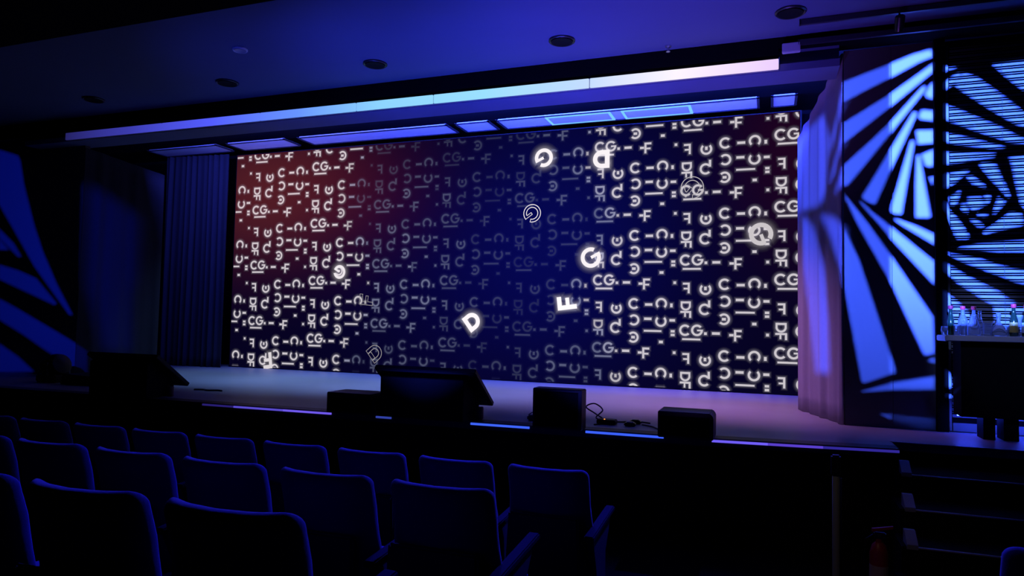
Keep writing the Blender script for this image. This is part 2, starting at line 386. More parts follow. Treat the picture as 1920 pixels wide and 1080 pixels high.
# ---------------- the LED screen ----------------
TILE =  [('Fm', -0.068, 0.592), ('G90', 0.191, 0.574), ('C', 0.445, 0.643), ('dash', 0.656, 0.632), ('Cdown', 0.833, 0.647), ('dotv', 0.973, 0.623), ('Cm', 0.446, 0.409), ('dash', 0.645, 0.429), ('Cup', 0.829, 0.397), ('dashs', 0.986, 0.413), ('bar', 0.714, 0.258), ('sq', 0.994, 0.259), ('sq', 0.994, 0.208), ('D-90', -0.074, 0.345), ('F-90', -0.073, 0.223), ('Chook', 0.182, 0.295), ('G180', 0.438, 0.163), ('sqw', 0.832, 0.105), ('C', -0.081, 0.001), ('G', 0.081, 0.003), ('dot', 0.195, -0.04), ('bar', 0.004, -0.123), ('dash', 0.334, -0.035), ('sqs', 0.537, -0.053), ('F', 0.621, -0.057), ('dot', 1.0, -0.039), ('dot', -0.227, 0.666)]
SX0, SX1, SZ0, SZ1, SY = -9.02, 0.40, 0.862, 4.655, 9.978
def arc(cx, cy, r, a0, a1, n): return [(cx + r * math.cos(R(a0 + (a1 - a0) * i / n)), cy + r * math.sin(R(a0 + (a1 - a0) * i / n))) for i in range(n + 1)]
def ringseg(ro, ri, a0, a1, n=22): return arc(0, 0, ro, a0, a1, n) + arc(0, 0, ri, a1, a0, n)
def rect(x0, x1, y0, y1): return [(x0, y0), (x1, y0), (x1, y1), (x0, y1)]
def gC(r=0.080, w=0.029): return [ringseg(r, r - w, 42, 318)]
def gG(r=0.080, w=0.029):
    ri = r - w
    return [arc(0, 0, r, 40, 360, 26) + [(r, w * 0.35), (r * 0.02, w * 0.35), (r * 0.02, -w * 0.42), (ri * 0.93, -w * 0.42)] + arc(0, 0, ri, 340, 40, 24)]
def gF(h=0.155, w=0.028, b=0.098):
    x = -b / 2; y = -h / 2
    return [[(x, y), (x + w, y), (x + w, y + h * .36), (x + b * .88, y + h * .36), (x + b * .88, y + h * .36 + w * .85), (x + w, y + h * .36 + w * .85), (x + w, y + h - w), (x + b, y + h - w), (x + b, y + h), (x, y + h)]]
def gD(h=0.155, w=0.030):
    x = -h * .42; y = h / 2; ro = h / 2; ri = ro - w * .95
    bowl = [(x, -y)] + arc(0, 0, ro, -90, 90, 18) + [(x, y), (x, ri)] + arc(0, 0, ri, 90, -90, 16) + [(x, -ri)]
    return [bowl, rect(x, x + w, -ri, ri)]
def tr(polys, ang=0, mx=False, s=1.0):
    c, n = math.cos(R(ang)), math.sin(R(ang)); o = []
    for p in polys:
        q = [((-x if mx else x) * s, y * s) for x, y in p]
        q = [(x * c - y * n, x * n + y * c) for x, y in q]
        if mx: q = q[::-1]
        o.append(q)
    return o
GL = {'Fm': tr(gF(), 0, True, 0.95), 'G90': tr(gG(), 90), 'C': gC(), 'dash': [rect(-.052, .052, -.017, .017)], 'Cdown': tr(gC(), -90), 'dotv': [rect(-.017, .017, -.026, .026)],
      'Cm': tr(gC(), 180), 'Cup': tr(gC(), 90), 'dashs': [rect(-.038, .038, -.017, .017)], 'bar': [rect(-.123, .123, -.0125, .0125)], 'sq': [rect(-.027, .027, -.016, .016)],
      'D-90': tr(gD(), -90, False, 0.9), 'F-90': tr(gF(), -90, False, 0.95), 'Chook': gC() + [rect(0.045, 0.075, 0.028, 0.125)], 'G180': tr(gC(), 180) + [rect(-.026, .026, -.018, .018)],
      'sqw': [rect(-.027, .027, -.018, .018)], 'G': gG(), 'dot': [rect(-.018, .018, -.018, .018)], 'sqs': [rect(-.028, .028, -.016, .016)], 'F': gF()}
GL['G90'] = tr(gC(), 90) + [rect(-.017, .017, -.012, .036)]
def sm(t): t = max(0.0, min(1.0, t)); return t * t * (3 - 2 * t)
def gauss(x, z, cx, cz, sx, sz): return math.exp(-((x - cx) / sx) ** 2 - ((z - cz) / sz) ** 2)
def bg(x, z):
    r = 0.0016; g = 0.0008; b = 0.014
    k = gauss(x, z, -8.4, 4.0, 1.8, 1.15); r += 0.080 * k; g += 0.011 * k; b += 0.004 * k
    k = gauss(x, z, -6.6, 3.9, 1.3, 0.9); r += 0.016 * k
    k = gauss(x, z, -3.0, 3.0, 1.8, 1.8); g += 0.0015 * k; b += 0.062 * k
    k = gauss(x, z, -4.8, 2.4, 2.3, 1.6); b += 0.016 * k
    k = gauss(x, z, 0.5, 4.2, 1.0, 1.4); r += 0.012 * k; b -= 0.002 * k
    return (r, g, b)
def hsh(i, j): v = math.sin(i * 12.9898 + j * 78.233) * 43758.5453; return v - math.floor(v)
def bright(x, z):
    left = 1 - sm((x + 6.75 + 0.25 * math.sin(z * 2.1)) / 0.75)
    right = sm((x + 2.75 + 0.22 * math.sin(z * 3.1 + 1)) / 0.75)
    mid = 0.05 + 0.20 * gauss(x, z, -5.6, 2.4, .9, 1.5) + 0.16 * gauss(x, z, -2.9, 4.2, .5, .6) + 0.10 * gauss(x, z, -2.9, 1.2, .7, .5)
    mid *= 0.6 + 0.9 * hsh(round(x * 4), round(z * 4))
    return max(left, right, mid)
def area2(p): return sum(a[0] * b[1] - b[0] * a[1] for a, b in zip(p, p[1:] + p[:1]))
def clipbox(p):
    for ax, lim, sg in ((0, SX0 + .012, 1), (0, SX1 - .012, -1), (1, SZ0 + .012, 1), (1, SZ1 - .012, -1)):
        o = []
        for a, b in zip(p, p[1:] + p[:1]):
            ia = (a[ax] - lim) * sg >= 0; ib = (b[ax] - lim) * sg >= 0
            if ia: o.append(a)
            if ia != ib:
                t = (lim - a[ax]) / (b[ax] - a[ax]); o.append((a[0] + t * (b[0] - a[0]), a[1] + t * (b[1] - a[1])))
        p = o
        if len(p) < 3: return []
    return p
def add_poly(mb, poly, y, col):
    tri = tessellate_polygon([[Vector((x, z, 0)) for x, z in poly]])
    mb.add([(x, y, z) for x, z in poly], tri); mb.c += [col] * len(poly)
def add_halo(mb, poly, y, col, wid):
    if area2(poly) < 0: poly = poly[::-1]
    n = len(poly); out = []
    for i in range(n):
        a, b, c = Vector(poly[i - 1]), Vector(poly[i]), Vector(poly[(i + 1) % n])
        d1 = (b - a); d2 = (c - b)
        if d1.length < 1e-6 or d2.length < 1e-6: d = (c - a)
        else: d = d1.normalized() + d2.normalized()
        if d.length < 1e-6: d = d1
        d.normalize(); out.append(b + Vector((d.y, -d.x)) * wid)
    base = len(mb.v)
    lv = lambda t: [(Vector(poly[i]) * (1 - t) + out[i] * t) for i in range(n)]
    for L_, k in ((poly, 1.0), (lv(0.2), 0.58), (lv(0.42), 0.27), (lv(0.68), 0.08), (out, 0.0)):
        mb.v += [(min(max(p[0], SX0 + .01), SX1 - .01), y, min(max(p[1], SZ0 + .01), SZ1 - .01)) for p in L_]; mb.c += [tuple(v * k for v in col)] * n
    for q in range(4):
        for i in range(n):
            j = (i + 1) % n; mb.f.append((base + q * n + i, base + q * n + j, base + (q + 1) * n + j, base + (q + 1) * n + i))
scr = empty('led_screen', (-4.31, 10.0, 0.85), 'wide screen of glowing letters on red and blue at the back of the stage', 'screen')
MB().box(SX0 - 0.02, SX1 + 0.02, SY + 0.004, SY + 0.12, SZ0 - 0.010, SZ1 + 0.014).build('cabinet', PLASTIC, scr)
pic = MB(); NX, NZ = 96, 40
for j in range(NZ + 1):
    for i in range(NX + 1):
        x = SX0 + (SX1 - SX0) * i / NX; z = SZ0 + (SZ1 - SZ0) * j / NZ
        pic.v.append((x, SY, z)); pic.c.append(bg(x, z))
for j in range(NZ):
    for i in range(NX): a = j * (NX + 1) + i; pic.f.append((a, a + 1, a + NX + 2, a + NX + 1))
pic.build('display', attr_emis('screen_picture'), scr)
letters = MB(); halos = MB()
WH = (0.60, 0.56, 0.58)
for k in range(-1, 9):
    for m_ in range(-3, 4):
        bx = -8.472 + 1.2443 * k; bz = (3.645 if k % 2 == 0 else 3.368) + 0.9825 * m_
        for n_, dx, dz in TILE:
            if k % 2 and n_ == 'dot' and dx < -.1: dx, dz = -0.244, 0.238
            if n_ == 'dot' and dx > .9: continue
            x, z = bx + dx, bz + dz
            if x < SX0 - .15 or x > SX1 + .15 or z < SZ0 - .15 or z > SZ1 + .15: continue
            b_ = bright(x, z); g0 = bg(x, z)
            dim = (0.35, 0.42, 0.72)
            colr = tuple(g0[i] + (WH[i] * b_ if b_ > .6 else (WH[i] * (b_ / .6) * .6 * (b_) + dim[i] * b_ * (1 - b_))) for i in range(3))
            for p in GL[n_]:
                q = clipbox([(x + u, z + v) for u, v in p])
                if len(q) > 2:
                    add_poly(letters, q, SY - 0.004, colr)
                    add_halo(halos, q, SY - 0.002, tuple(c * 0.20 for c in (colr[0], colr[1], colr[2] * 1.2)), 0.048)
letters.build('letter_pattern', attr_emis('screen_letters'), scr)
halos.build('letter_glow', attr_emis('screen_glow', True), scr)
def outline(outl, poly, y, w, col):
    n = len(poly); base = len(outl.v); ins = []
    if area2(poly) < 0: poly = poly[::-1]
    for i in range(n):
        a, b, c = Vector(poly[i - 1]), Vector(poly[i]), Vector(poly[(i + 1) % n])
        d = ((b - a).normalized() if (b - a).length > 1e-6 else Vector((0, 0))) + ((c - b).normalized() if (c - b).length > 1e-6 else Vector((0, 0)))
        if d.length < 1e-6: d = c - a
        d.normalize(); ins.append(b + Vector((-d.y, d.x)) * w)
    outl.v += [(p[0], y, p[1]) for p in poly] + [(p[0], y, p[1]) for p in ins]; outl.c += [col] * (2 * n)
    for i in range(n):
        j = (i + 1) % n; outl.f.append((base + i, base + j, base + n + j, base + n + i))
BIGM = attr_emis('screen_big'); BIGH = attr_emis('screen_big_glow', True)
for kind, rot, x, z, sc, col in [('G', 205, -3.198, 4.247, 1.8, 1.0), ('G', 28, -2.447, 2.717, 1.9, 1.0), ('D', 180, -2.30, 4.17, 1.75, 1.0), ('F', 97, -2.801, 2.047, 1.9, 1.1),
        ('D', 38, -4.327, 1.742, 1.75, 1.05), ('G', 290, -0.091, 3.005, 1.95, 0.62), ('G', 150, -6.771, 2.531, 1.45, 0.9), ('F', 188, -8.185, 0.99, 1.8, 0.75),
        ('Go', 215, -3.37, 3.405, 1.75, 1.0), ('Go', 230, -1.003, 3.684, 2.0, 0.5), ('Fo', 85, -6.237, 2.068, 1.7, 0.35), ('Do', 40, -6.045, 1.195, 1.7, 0.35)]:
    base = {'G': gG(0.080, 0.031), 'D': gD(0.155, 0.040), 'F': gF(0.155, 0.036, 0.105)}[kind[0]]
    nm_ = {'G': 'g', 'D': 'd', 'F': 'f'}[kind[0]]
    L_ = MB(); H_ = MB()
    for p in tr(base, rot, False, sc):
        q = [(x + u, z + v) for u, v in p]
        cc = tuple(min(1.0, w_ * 1.6) * col for w_ in WH)
        if kind.endswith('o'): outline(L_, q, SY - 0.007, 0.011, cc)
        else:
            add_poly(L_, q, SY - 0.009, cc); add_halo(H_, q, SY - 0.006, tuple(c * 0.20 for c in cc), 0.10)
    if kind.endswith('o'): L_.build('outlined_letter', BIGM, scr)
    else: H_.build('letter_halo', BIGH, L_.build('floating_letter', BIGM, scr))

# ---------------- gobo projectors ----------------
def lerp_edge(poly, n=1): return poly
def projector(name, loc, target, polys, dist, half, label):
    L = Vector(loc); d = (Vector(target) - L).normalized(); u = d.cross(Vector((0, 0, 1))).normalized(); w = u.cross(d)
    C0 = L + d * dist
    holes = []
    for p in polys:
        h = []
        for q in p:
            r = Vector(q) - L; t = dist / r.dot(d); hit = L + r * t - C0
            x, y = hit.dot(u), hit.dot(w)
            h.append((x, y))
        # keep the openings inside the frame
        lim = half * 0.97
        o = h
        for ax, lm, sg in ((0, -lim, 1), (0, lim, -1), (1, -lim, 1), (1, lim, -1)):
            n_ = []
            for a, b in zip(o, o[1:] + o[:1]):
                ia = (a[ax] - lm) * sg >= 0; ib = (b[ax] - lm) * sg >= 0
                if ia: n_.append(a)
                if ia != ib:
                    t = (lm - a[ax]) / (b[ax] - a[ax]); n_.append((a[0] + t * (b[0] - a[0]), a[1] + t * (b[1] - a[1])))
            o = n_
            if len(o) < 3: break
        if len(o) > 2: holes.append(o)
    outer = [(-half, -half), (half, -half), (half, half), (-half, half)]
    loops = [[Vector((x, y, 0)) for x, y in outer]] + [[Vector((x, y, 0)) for x, y in h] for h in holes]
    tris = tessellate_polygon(loops); flat = [v for l in loops for v in l]
    t = empty(name, loc, label, 'projector', 'pattern projectors hanging over the audience')
    vs = [C0 + u * v.x + w * v.y for v in flat]
    MB().add(vs, tris).build('pattern_plate', mat('plate_black', (0.0, 0.0, 0.0), 1.0, spec=0.0), t)
    # barrel and body around the lamp, and the hook it hangs from
    k = half * 1.0
    B = [L - d * 0.25 + u * sx * k + w * sy * k for sx, sy in ((-1, -1), (1, -1), (1, 1), (-1, 1))]
    F = [C0 + u * sx * k + w * sy * k for sx, sy in ((-1, -1), (1, -1), (1, 1), (-1, 1))]
    MB().add(B + F, [(0, 1, 5, 4), (1, 2, 6, 5), (2, 3, 7, 6), (3, 0, 4, 7), (3, 2, 1, 0)]).build('housing', mat('housing_black', (0.0, 0.0, 0.0), 1.0, spec=0.0), t)
    top = L + w * k
    MB().tube([top, (top.x, top.y, 4.299)], 0.015, 8).build('hanger', METAL, t)
# lit shapes of the pattern, as metric points on the surfaces they fall on
GOBO_DRAPE=[[(0.321,8.328,3.850),(0.532,7.659,3.923),(0.583,7.496,3.630),(0.563,7.559,3.431),(0.543,7.624,3.121),(0.510,7.728,3.004),(0.321,8.328,3.033)],
[(0.680,7.187,4.082),(0.680,7.188,3.902),(0.614,7.399,3.603),(0.575,7.522,3.422),(0.599,7.447,3.669)],
[(0.680,7.190,3.698),(0.679,7.191,3.519),(0.590,7.474,3.197),(0.575,7.523,3.208)],
[(0.679,7.193,3.290),(0.678,7.194,3.112),(0.613,7.402,3.051),(0.628,7.354,3.146)],
[(0.510,7.728,2.905),(0.597,7.451,2.850),(0.677,7.197,2.707),(0.676,7.201,2.149),(0.644,7.302,2.338),(0.589,7.477,2.616)],
[(0.355,8.221,2.991),(0.459,7.890,2.780),(0.530,7.666,2.369),(0.568,7.543,1.830),(0.579,7.509,1.309),(0.466,7.868,1.281),(0.423,8.004,1.832),(0.369,8.177,2.412)]]
GOBO_A=[[(0.665,7.220,4.099),(1.070,7.220,4.231),(1.071,7.220,4.231),(1.070,7.220,4.101),(1.069,7.220,4.101),(0.665,7.220,3.905)],
[(0.664,7.220,3.699),(1.068,7.220,3.944),(1.069,7.220,3.944),(1.068,7.220,3.826),(1.068,7.220,3.826),(0.663,7.220,3.502)],
[(0.663,7.220,3.288),(0.861,7.220,3.474),(1.067,7.220,3.675),(1.068,7.220,3.675),(1.067,7.220,3.575),(1.066,7.220,3.574),(0.860,7.220,3.302),(0.700,7.220,3.099),(0.662,7.220,3.110)],
[(0.829,7.220,2.992),(0.934,7.220,3.180),(1.065,7.220,3.415),(1.066,7.220,3.416),(1.065,7.220,3.225),(1.064,7.220,3.223),(0.940,7.220,2.920),(0.903,7.220,2.921),(0.843,7.220,2.963)],
[(0.676,7.220,3.021),(0.878,7.220,2.730),(1.060,7.220,2.435),(1.059,7.220,2.187),(0.788,7.220,2.733),(0.689,7.220,2.979)],
[(0.803,7.220,2.959),(0.932,7.220,2.823),(1.060,7.220,2.705),(1.062,7.220,2.702),(1.061,7.220,2.600),(0.967,7.220,2.727),(0.812,7.220,2.934)],
[(0.670,7.220,2.711),(0.697,7.220,2.634),(0.796,7.220,2.406),(1.055,7.220,1.521),(1.054,7.220,1.340),(0.841,7.220,1.249),(0.818,7.220,1.258),(0.669,7.220,2.150)],
[(0.814,7.220,1.169),(1.053,7.220,1.256),(1.053,7.220,1.196),(0.818,7.220,1.165)],
[(0.967,7.220,0.973),(1.052,7.220,0.969),(1.052,7.220,0.931)]]
GOBO_B=[[(1.071,7.220,4.231),(1.264,7.220,4.301),(1.400,7.220,4.327),(1.421,7.220,4.266),(1.306,7.220,4.225),(1.070,7.220,4.101)],
[(1.069,7.220,3.944),(1.421,7.220,4.195),(1.420,7.220,4.125),(1.068,7.220,3.826)],
[(1.068,7.220,3.675),(1.341,7.220,3.996),(1.355,7.220,3.974),(1.340,7.220,3.943),(1.067,7.220,3.575)],
[(1.066,7.220,3.416),(1.260,7.220,3.762),(1.281,7.220,3.749),(1.274,7.220,3.716),(1.065,7.220,3.225)],
[(1.073,7.220,2.890),(1.155,7.220,3.193),(1.236,7.220,3.495),(1.253,7.220,3.490),(1.258,7.220,3.460),(1.205,7.220,3.149),(1.152,7.220,2.812),(1.087,7.220,2.823),(1.068,7.220,2.848)],
[(1.270,7.220,2.792),(1.272,7.220,3.079),(1.283,7.220,3.351),(1.303,7.220,3.354),(1.341,7.220,3.076),(1.384,7.220,2.788),(1.374,7.220,2.775),(1.274,7.220,2.779)],
[(1.300,7.220,3.714),(1.325,7.220,3.770),(1.417,7.220,3.752),(1.416,7.220,3.666),(1.317,7.220,3.687)],
[(1.280,7.220,3.583),(1.416,7.220,3.575),(1.415,7.220,3.460),(1.294,7.220,3.457),(1.287,7.220,3.508)],
[(1.321,7.220,3.356),(1.414,7.220,3.395),(1.413,7.220,3.252),(1.377,7.220,3.243),(1.353,7.220,3.256)],
[(1.354,7.220,3.916),(1.398,7.220,4.003),(1.419,7.220,4.018),(1.418,7.220,3.869),(1.375,7.220,3.884)],
[(1.384,7.220,3.139),(1.412,7.220,3.143),(1.411,7.220,3.072)],
[(1.060,7.220,2.435),(1.071,7.220,2.417),(1.395,7.220,1.871),(1.407,7.220,1.549),(1.344,7.220,1.523),(1.323,7.220,1.537),(1.070,7.220,2.165),(1.059,7.220,2.187)],
[(1.062,7.220,2.702),(1.414,7.220,2.366),(1.412,7.220,2.165),(1.072,7.220,2.585),(1.061,7.220,2.600)],
[(1.100,7.220,2.773),(1.251,7.220,2.709),(1.416,7.220,2.616),(1.415,7.220,2.529),(1.151,7.220,2.717),(1.104,7.220,2.758)],
[(1.055,7.220,1.521),(1.070,7.220,1.470),(1.091,7.220,1.378),(1.087,7.220,1.354),(1.054,7.220,1.340)],
[(1.053,7.220,1.256),(1.064,7.220,1.260),(1.405,7.220,1.334),(1.404,7.220,1.220),(1.064,7.220,1.197),(1.053,7.220,1.196)],
[(1.052,7.220,0.969),(1.402,7.220,0.953),(1.401,7.220,0.854),(1.280,7.220,0.854),(1.062,7.220,0.926),(1.052,7.220,0.931)],
[(1.360,7.220,1.471),(1.407,7.220,1.502),(1.406,7.220,1.463)]]
GOBO_C=[[(1.504,7.220,4.156),(1.615,7.220,4.144),(1.524,7.220,4.118),(1.503,7.220,4.097)],
[(1.655,7.220,4.087),(1.714,7.220,4.057),(1.754,7.220,4.041),(1.918,7.220,3.884),(2.014,7.220,3.782),(2.136,7.220,3.662),(2.134,7.220,3.543),(2.049,7.220,3.589),(1.926,7.220,3.680),(1.810,7.220,3.778),(1.673,7.220,3.896),(1.593,7.220,3.975),(1.604,7.220,4.015)],
[(1.882,7.220,4.138),(2.142,7.220,4.144),(2.139,7.220,3.863),(2.092,7.220,3.902),(2.007,7.220,3.991),(1.930,7.220,4.081)],
[(1.502,7.220,3.936),(1.502,7.220,4.002),(1.538,7.220,4.034),(1.614,7.220,4.091),(1.649,7.220,4.054),(1.573,7.220,3.983)],
[(1.501,7.220,3.806),(1.591,7.220,3.768),(1.730,7.220,3.685),(1.905,7.220,3.584),(2.043,7.220,3.487),(2.133,7.220,3.434),(2.132,7.220,3.406),(2.009,7.220,3.426),(1.894,7.220,3.480),(1.787,7.220,3.529),(1.679,7.220,3.584),(1.560,7.220,3.647),(1.499,7.220,3.669)],
[(1.498,7.220,3.545),(1.589,7.220,3.524),(1.698,7.220,3.483),(1.835,7.220,3.433),(1.965,7.220,3.383),(1.941,7.220,3.371),(1.835,7.220,3.386),(1.727,7.220,3.411),(1.588,7.220,3.439),(1.498,7.220,3.463)],
[(1.497,7.220,3.362),(1.892,7.220,3.331),(1.882,7.220,3.302),(1.706,7.220,3.284),(1.586,7.220,3.263),(1.496,7.220,3.250)],
[(1.495,7.220,3.156),(1.586,7.220,3.181),(1.690,7.220,3.192),(1.685,7.220,3.181),(1.635,7.220,3.137),(1.585,7.220,3.087),(1.514,7.220,3.038),(1.494,7.220,3.027)],
[(1.774,7.220,3.234),(1.799,7.220,3.256),(1.891,7.220,3.238),(1.929,7.220,3.133),(1.985,7.220,2.993),(1.998,7.220,2.941),(1.989,7.220,2.933),(1.946,7.220,2.983),(1.918,7.220,3.030),(1.870,7.220,3.090),(1.803,7.220,3.186)],
[(2.003,7.220,3.289),(2.131,7.220,3.298),(2.124,7.220,2.805),(2.078,7.220,2.880),(2.060,7.220,2.978),(2.043,7.220,3.070),(2.025,7.220,3.185)],
[(1.670,7.220,3.141),(1.719,7.220,3.138),(1.821,7.220,3.035),(1.801,7.220,3.030),(1.714,7.220,3.075)],
[(1.912,7.220,2.942),(1.964,7.220,2.894),(1.886,7.220,2.794),(1.876,7.220,2.788),(1.882,7.220,2.840),(1.897,7.220,2.885)],
[(2.001,7.220,2.801),(2.077,7.220,2.787),(2.090,7.220,2.741),(2.085,7.220,2.685),(1.942,7.220,2.655),(1.802,7.220,2.613),(1.797,7.220,2.636),(1.875,7.220,2.697),(1.934,7.220,2.747)],
[(1.683,7.220,2.946),(1.781,7.220,2.947),(1.805,7.220,2.883),(1.780,7.220,2.855),(1.721,7.220,2.829),(1.677,7.220,2.882)],
[(1.810,7.220,2.963),(1.849,7.220,2.962),(1.849,7.220,2.933),(1.834,7.220,2.882),(1.814,7.220,2.883)],
[(1.633,7.220,2.890),(1.662,7.220,2.889),(1.677,7.220,2.836),(1.676,7.220,2.807),(1.657,7.220,2.814),(1.630,7.220,2.844)],
[(1.533,7.220,2.941),(1.619,7.220,3.013),(1.619,7.220,2.978),(1.603,7.220,2.932),(1.588,7.220,2.886),(1.553,7.220,2.881)],
[(1.493,7.220,2.907),(1.513,7.220,2.901),(1.527,7.220,2.847),(1.582,7.220,2.781),(1.641,7.220,2.687),(1.684,7.220,2.605),(1.679,7.220,2.576),(1.595,7.220,2.578),(1.551,7.220,2.689),(1.517,7.220,2.795),(1.492,7.220,2.843)],
[(1.696,7.220,2.754),(1.740,7.220,2.741),(1.803,7.220,2.688),(1.788,7.220,2.677),(1.749,7.220,2.684)],
[(1.750,7.220,2.799),(1.828,7.220,2.790),(1.818,7.220,2.773),(1.760,7.220,2.778)],
[(1.599,7.220,2.491),(1.776,7.220,2.528),(2.121,7.220,2.549),(2.120,7.220,2.453),(1.892,7.220,2.457),(1.747,7.220,2.482)],
[(1.509,7.220,2.446),(1.588,7.220,2.431),(1.775,7.220,2.390),(1.909,7.220,2.332),(2.117,7.220,2.277),(2.116,7.220,2.168),(2.031,7.220,2.190),(1.946,7.220,2.230),(1.832,7.220,2.281),(1.716,7.220,2.334),(1.608,7.220,2.387)],
[(1.488,7.220,2.353),(1.548,7.220,2.324),(1.646,7.220,2.254),(1.744,7.220,2.196),(1.840,7.220,2.139),(1.916,7.220,2.094),(1.963,7.220,2.044),(2.029,7.220,2.005),(1.857,7.220,1.992),(1.790,7.220,2.031),(1.733,7.220,2.076),(1.665,7.220,2.128),(1.596,7.220,2.179),(1.547,7.220,2.231),(1.487,7.220,2.272)],
[(1.485,7.220,2.098),(1.535,7.220,2.064),(1.575,7.220,2.030),(1.633,7.220,1.961),(1.701,7.220,1.882),(1.700,7.220,1.734),(1.482,7.220,1.729)],
[(1.877,7.220,1.987),(2.113,7.220,1.956),(2.110,7.220,1.744),(1.883,7.220,1.739),(1.867,7.220,1.970)],
[(1.494,7.220,1.387),(1.525,7.220,1.360),(1.555,7.220,1.259),(1.521,7.220,1.234),(1.493,7.220,1.240)],
[(1.492,7.220,1.165),(1.582,7.220,1.174),(1.582,7.220,1.158),(1.492,7.220,1.149)]]
GOBO_L=[[(-11.417,7.220,4.292),(-11.102,7.220,4.235),(-10.689,7.220,4.120),(-10.633,7.220,4.030),(-10.531,7.220,3.677),(-10.264,7.220,3.049),(-10.042,7.220,2.637),(-9.725,7.220,2.167),(-9.373,7.220,1.725),(-9.441,7.220,1.724),(-9.711,7.220,1.968),(-10.218,7.220,2.437),(-10.700,7.220,2.993),(-11.372,7.220,3.755)],
[(-11.110,7.220,3.074),(-10.684,7.220,2.785),(-10.495,7.220,2.576),(-10.569,7.220,2.577),(-11.098,7.220,2.934)],
[(-11.095,7.220,2.899),(-10.989,7.220,2.844),(-10.775,7.220,2.684),(-11.079,7.220,2.696)],
[(-11.061,7.220,2.480),(-10.553,7.220,2.372),(-10.156,7.220,2.251),(-9.953,7.220,2.083),(-9.705,7.220,1.885),(-9.749,7.220,1.862),(-10.184,7.220,1.999),(-11.044,7.220,2.271)],
[(-11.020,7.220,1.977),(-10.507,7.220,1.793),(-9.963,7.220,1.583),(-9.439,7.220,1.381),(-9.115,7.220,1.245),(-9.089,7.220,0.861),(-9.178,7.220,0.873),(-9.507,7.220,1.053),(-9.888,7.220,1.204),(-10.381,7.220,1.423),(-10.994,7.220,1.666)],
[(-10.965,7.220,1.306),(-10.452,7.220,1.085),(-10.100,7.220,0.881),(-10.926,7.220,0.835)]]
GOBO_PETAL=[[(-9.274,7.271,3.624),(-9.213,7.465,3.540),(-9.105,7.809,3.338),(-9.053,7.973,3.222),(-9.052,7.978,2.350),(-9.072,7.913,2.000),(-9.066,7.932,1.191),(-9.172,7.595,1.199),(-9.227,7.420,1.847),(-9.254,7.334,2.173)]]
for G_, T_, PP, w_ in ((G_A, T_A, GOBO_A, 'third from the right, aimed at the inner white board'), (G_B, T_B, GOBO_B, 'second from the right, aimed at the outer white board'),
        (G_C, T_C, GOBO_C, 'rightmost, aimed at the blind'), (G_D, T_D, GOBO_DRAPE, 'aimed at the pale drape'), (G_L, T_L, GOBO_L, 'aimed at the left wall'), (G_P, T_P, GOBO_PETAL, 'leftmost, aimed at the dark drape')):
    projector('gobo_projector', G_, T_, PP, 0.40, 0.25, 'black pattern projector over the audience, ' + w_)

# ---------------- stage monitors ----------------
def big_monitor(x0, x1, label):
    t = empty('confidence_monitor', ((x0 + x1) / 2, 5.95, ZS), label, 'monitor', 'large tilted monitors at the stage edge')
    # screen slab: high edge towards the hall, low edge towards the stage
    a = Vector((0, 5.745, 1.325)); b = Vector((0, 6.20, 0.985)); n = Vector((0, b.z - a.z, -(b.y - a.y))).normalized() * 0.045
    MB().prism([(a.y, a.z), (b.y, b.z), (b.y + n.y, b.z + n.z), (a.y + n.y, a.z + n.z)], 'x', x0, x1, 0.006).build('screen_housing', PLASTIC, t)
    m = -n * 0.03
    MB().prism([(a.y + m.y + 0.03, a.z + m.z - 0.022), (b.y + m.y - 0.03, b.z + m.z + 0.022), (b.y + m.y * 2 - 0.03, b.z + m.z * 2 + 0.022), (a.y + m.y * 2 + 0.03, a.z + m.z * 2 - 0.022)], 'x', x0 + 0.03, x1 - 0.03).build('screen_glass', mat('dark_glass', (0.01, 0.01, 0.015), 0.08), t)
    MB().prism([(5.70, ZS + 0.002), (5.70, 1.22), (5.76, 1.25), (6.07, 1.0), (6.07, ZS + 0.002)], 'x', x0 + 0.085, x1 - 0.10, 0.004).build('stand_box', BLACK, t)
    MB().lathe([(0.03, 0), (0.035, 0.01), (0.035, 0.1), (0.03, 0.11)], x1 - 0.055, 5.98, ZS + 0.001, 14).build('support_foot', mat('reddish_rubber', (0.12, 0.03, 0.03), 0.5), t, 'auto')
    return t
big_monitor(-3.47, -2.44, 'large black tilted monitor on a box at the centre of the stage edge')
big_monitor(-7.18, -6.15, 'large black tilted monitor at the left of the stage edge, before the pleated curtain')
def wedge(x0, x1, z1, chx, label, y0=5.70, y1=6.02):
    t = empty('floor_monitor', ((x0 + x1) / 2, 5.86, ZS), label, 'speaker', 'small black box speakers along the stage edge')
    pts = [(x0, ZS + 0.0015), (x1, ZS + 0.0015), (x1, z1 - chx), (x1 - chx * 0.8, z1), (x0, z1)] if chx else [(x0, ZS + 0.0015), (x1, ZS + 0.0015), (x1, z1), (x0, z1)]
    cb = MB().prism(pts, 'y', y0, y1, 0.006).build('cabinet', PLASTIC, t)
    MB().box(x0 + 0.02, x1 - 0.03, y0 - 0.006, y0 + 0.004, ZS + 0.02, z1 - 0.03 - chx * 0.3).build('grille', GRILLE, cb)
    MB().box((x0 + x1) / 2 - 0.06, (x0 + x1) / 2 + 0.06, y1 - 0.002, y1 + 0.006, z1 - 0.12, z1 - 0.06, 0.003).build('handle_cup', METAL, t)
    return t
wedge(-3.97, -3.44, 1.045, 0.06, 'low black floor speaker with a sloped right corner, left of the central tilted monitor')
wedge(-1.89, -1.46, 1.19, 0, 'squarish tallest black floor speaker, right of the central tilted monitor', 5.70, 5.86)
wedge(-0.83, -0.40, 1.06, 0.03, 'low black floor speaker, rightmost on the stage edge')

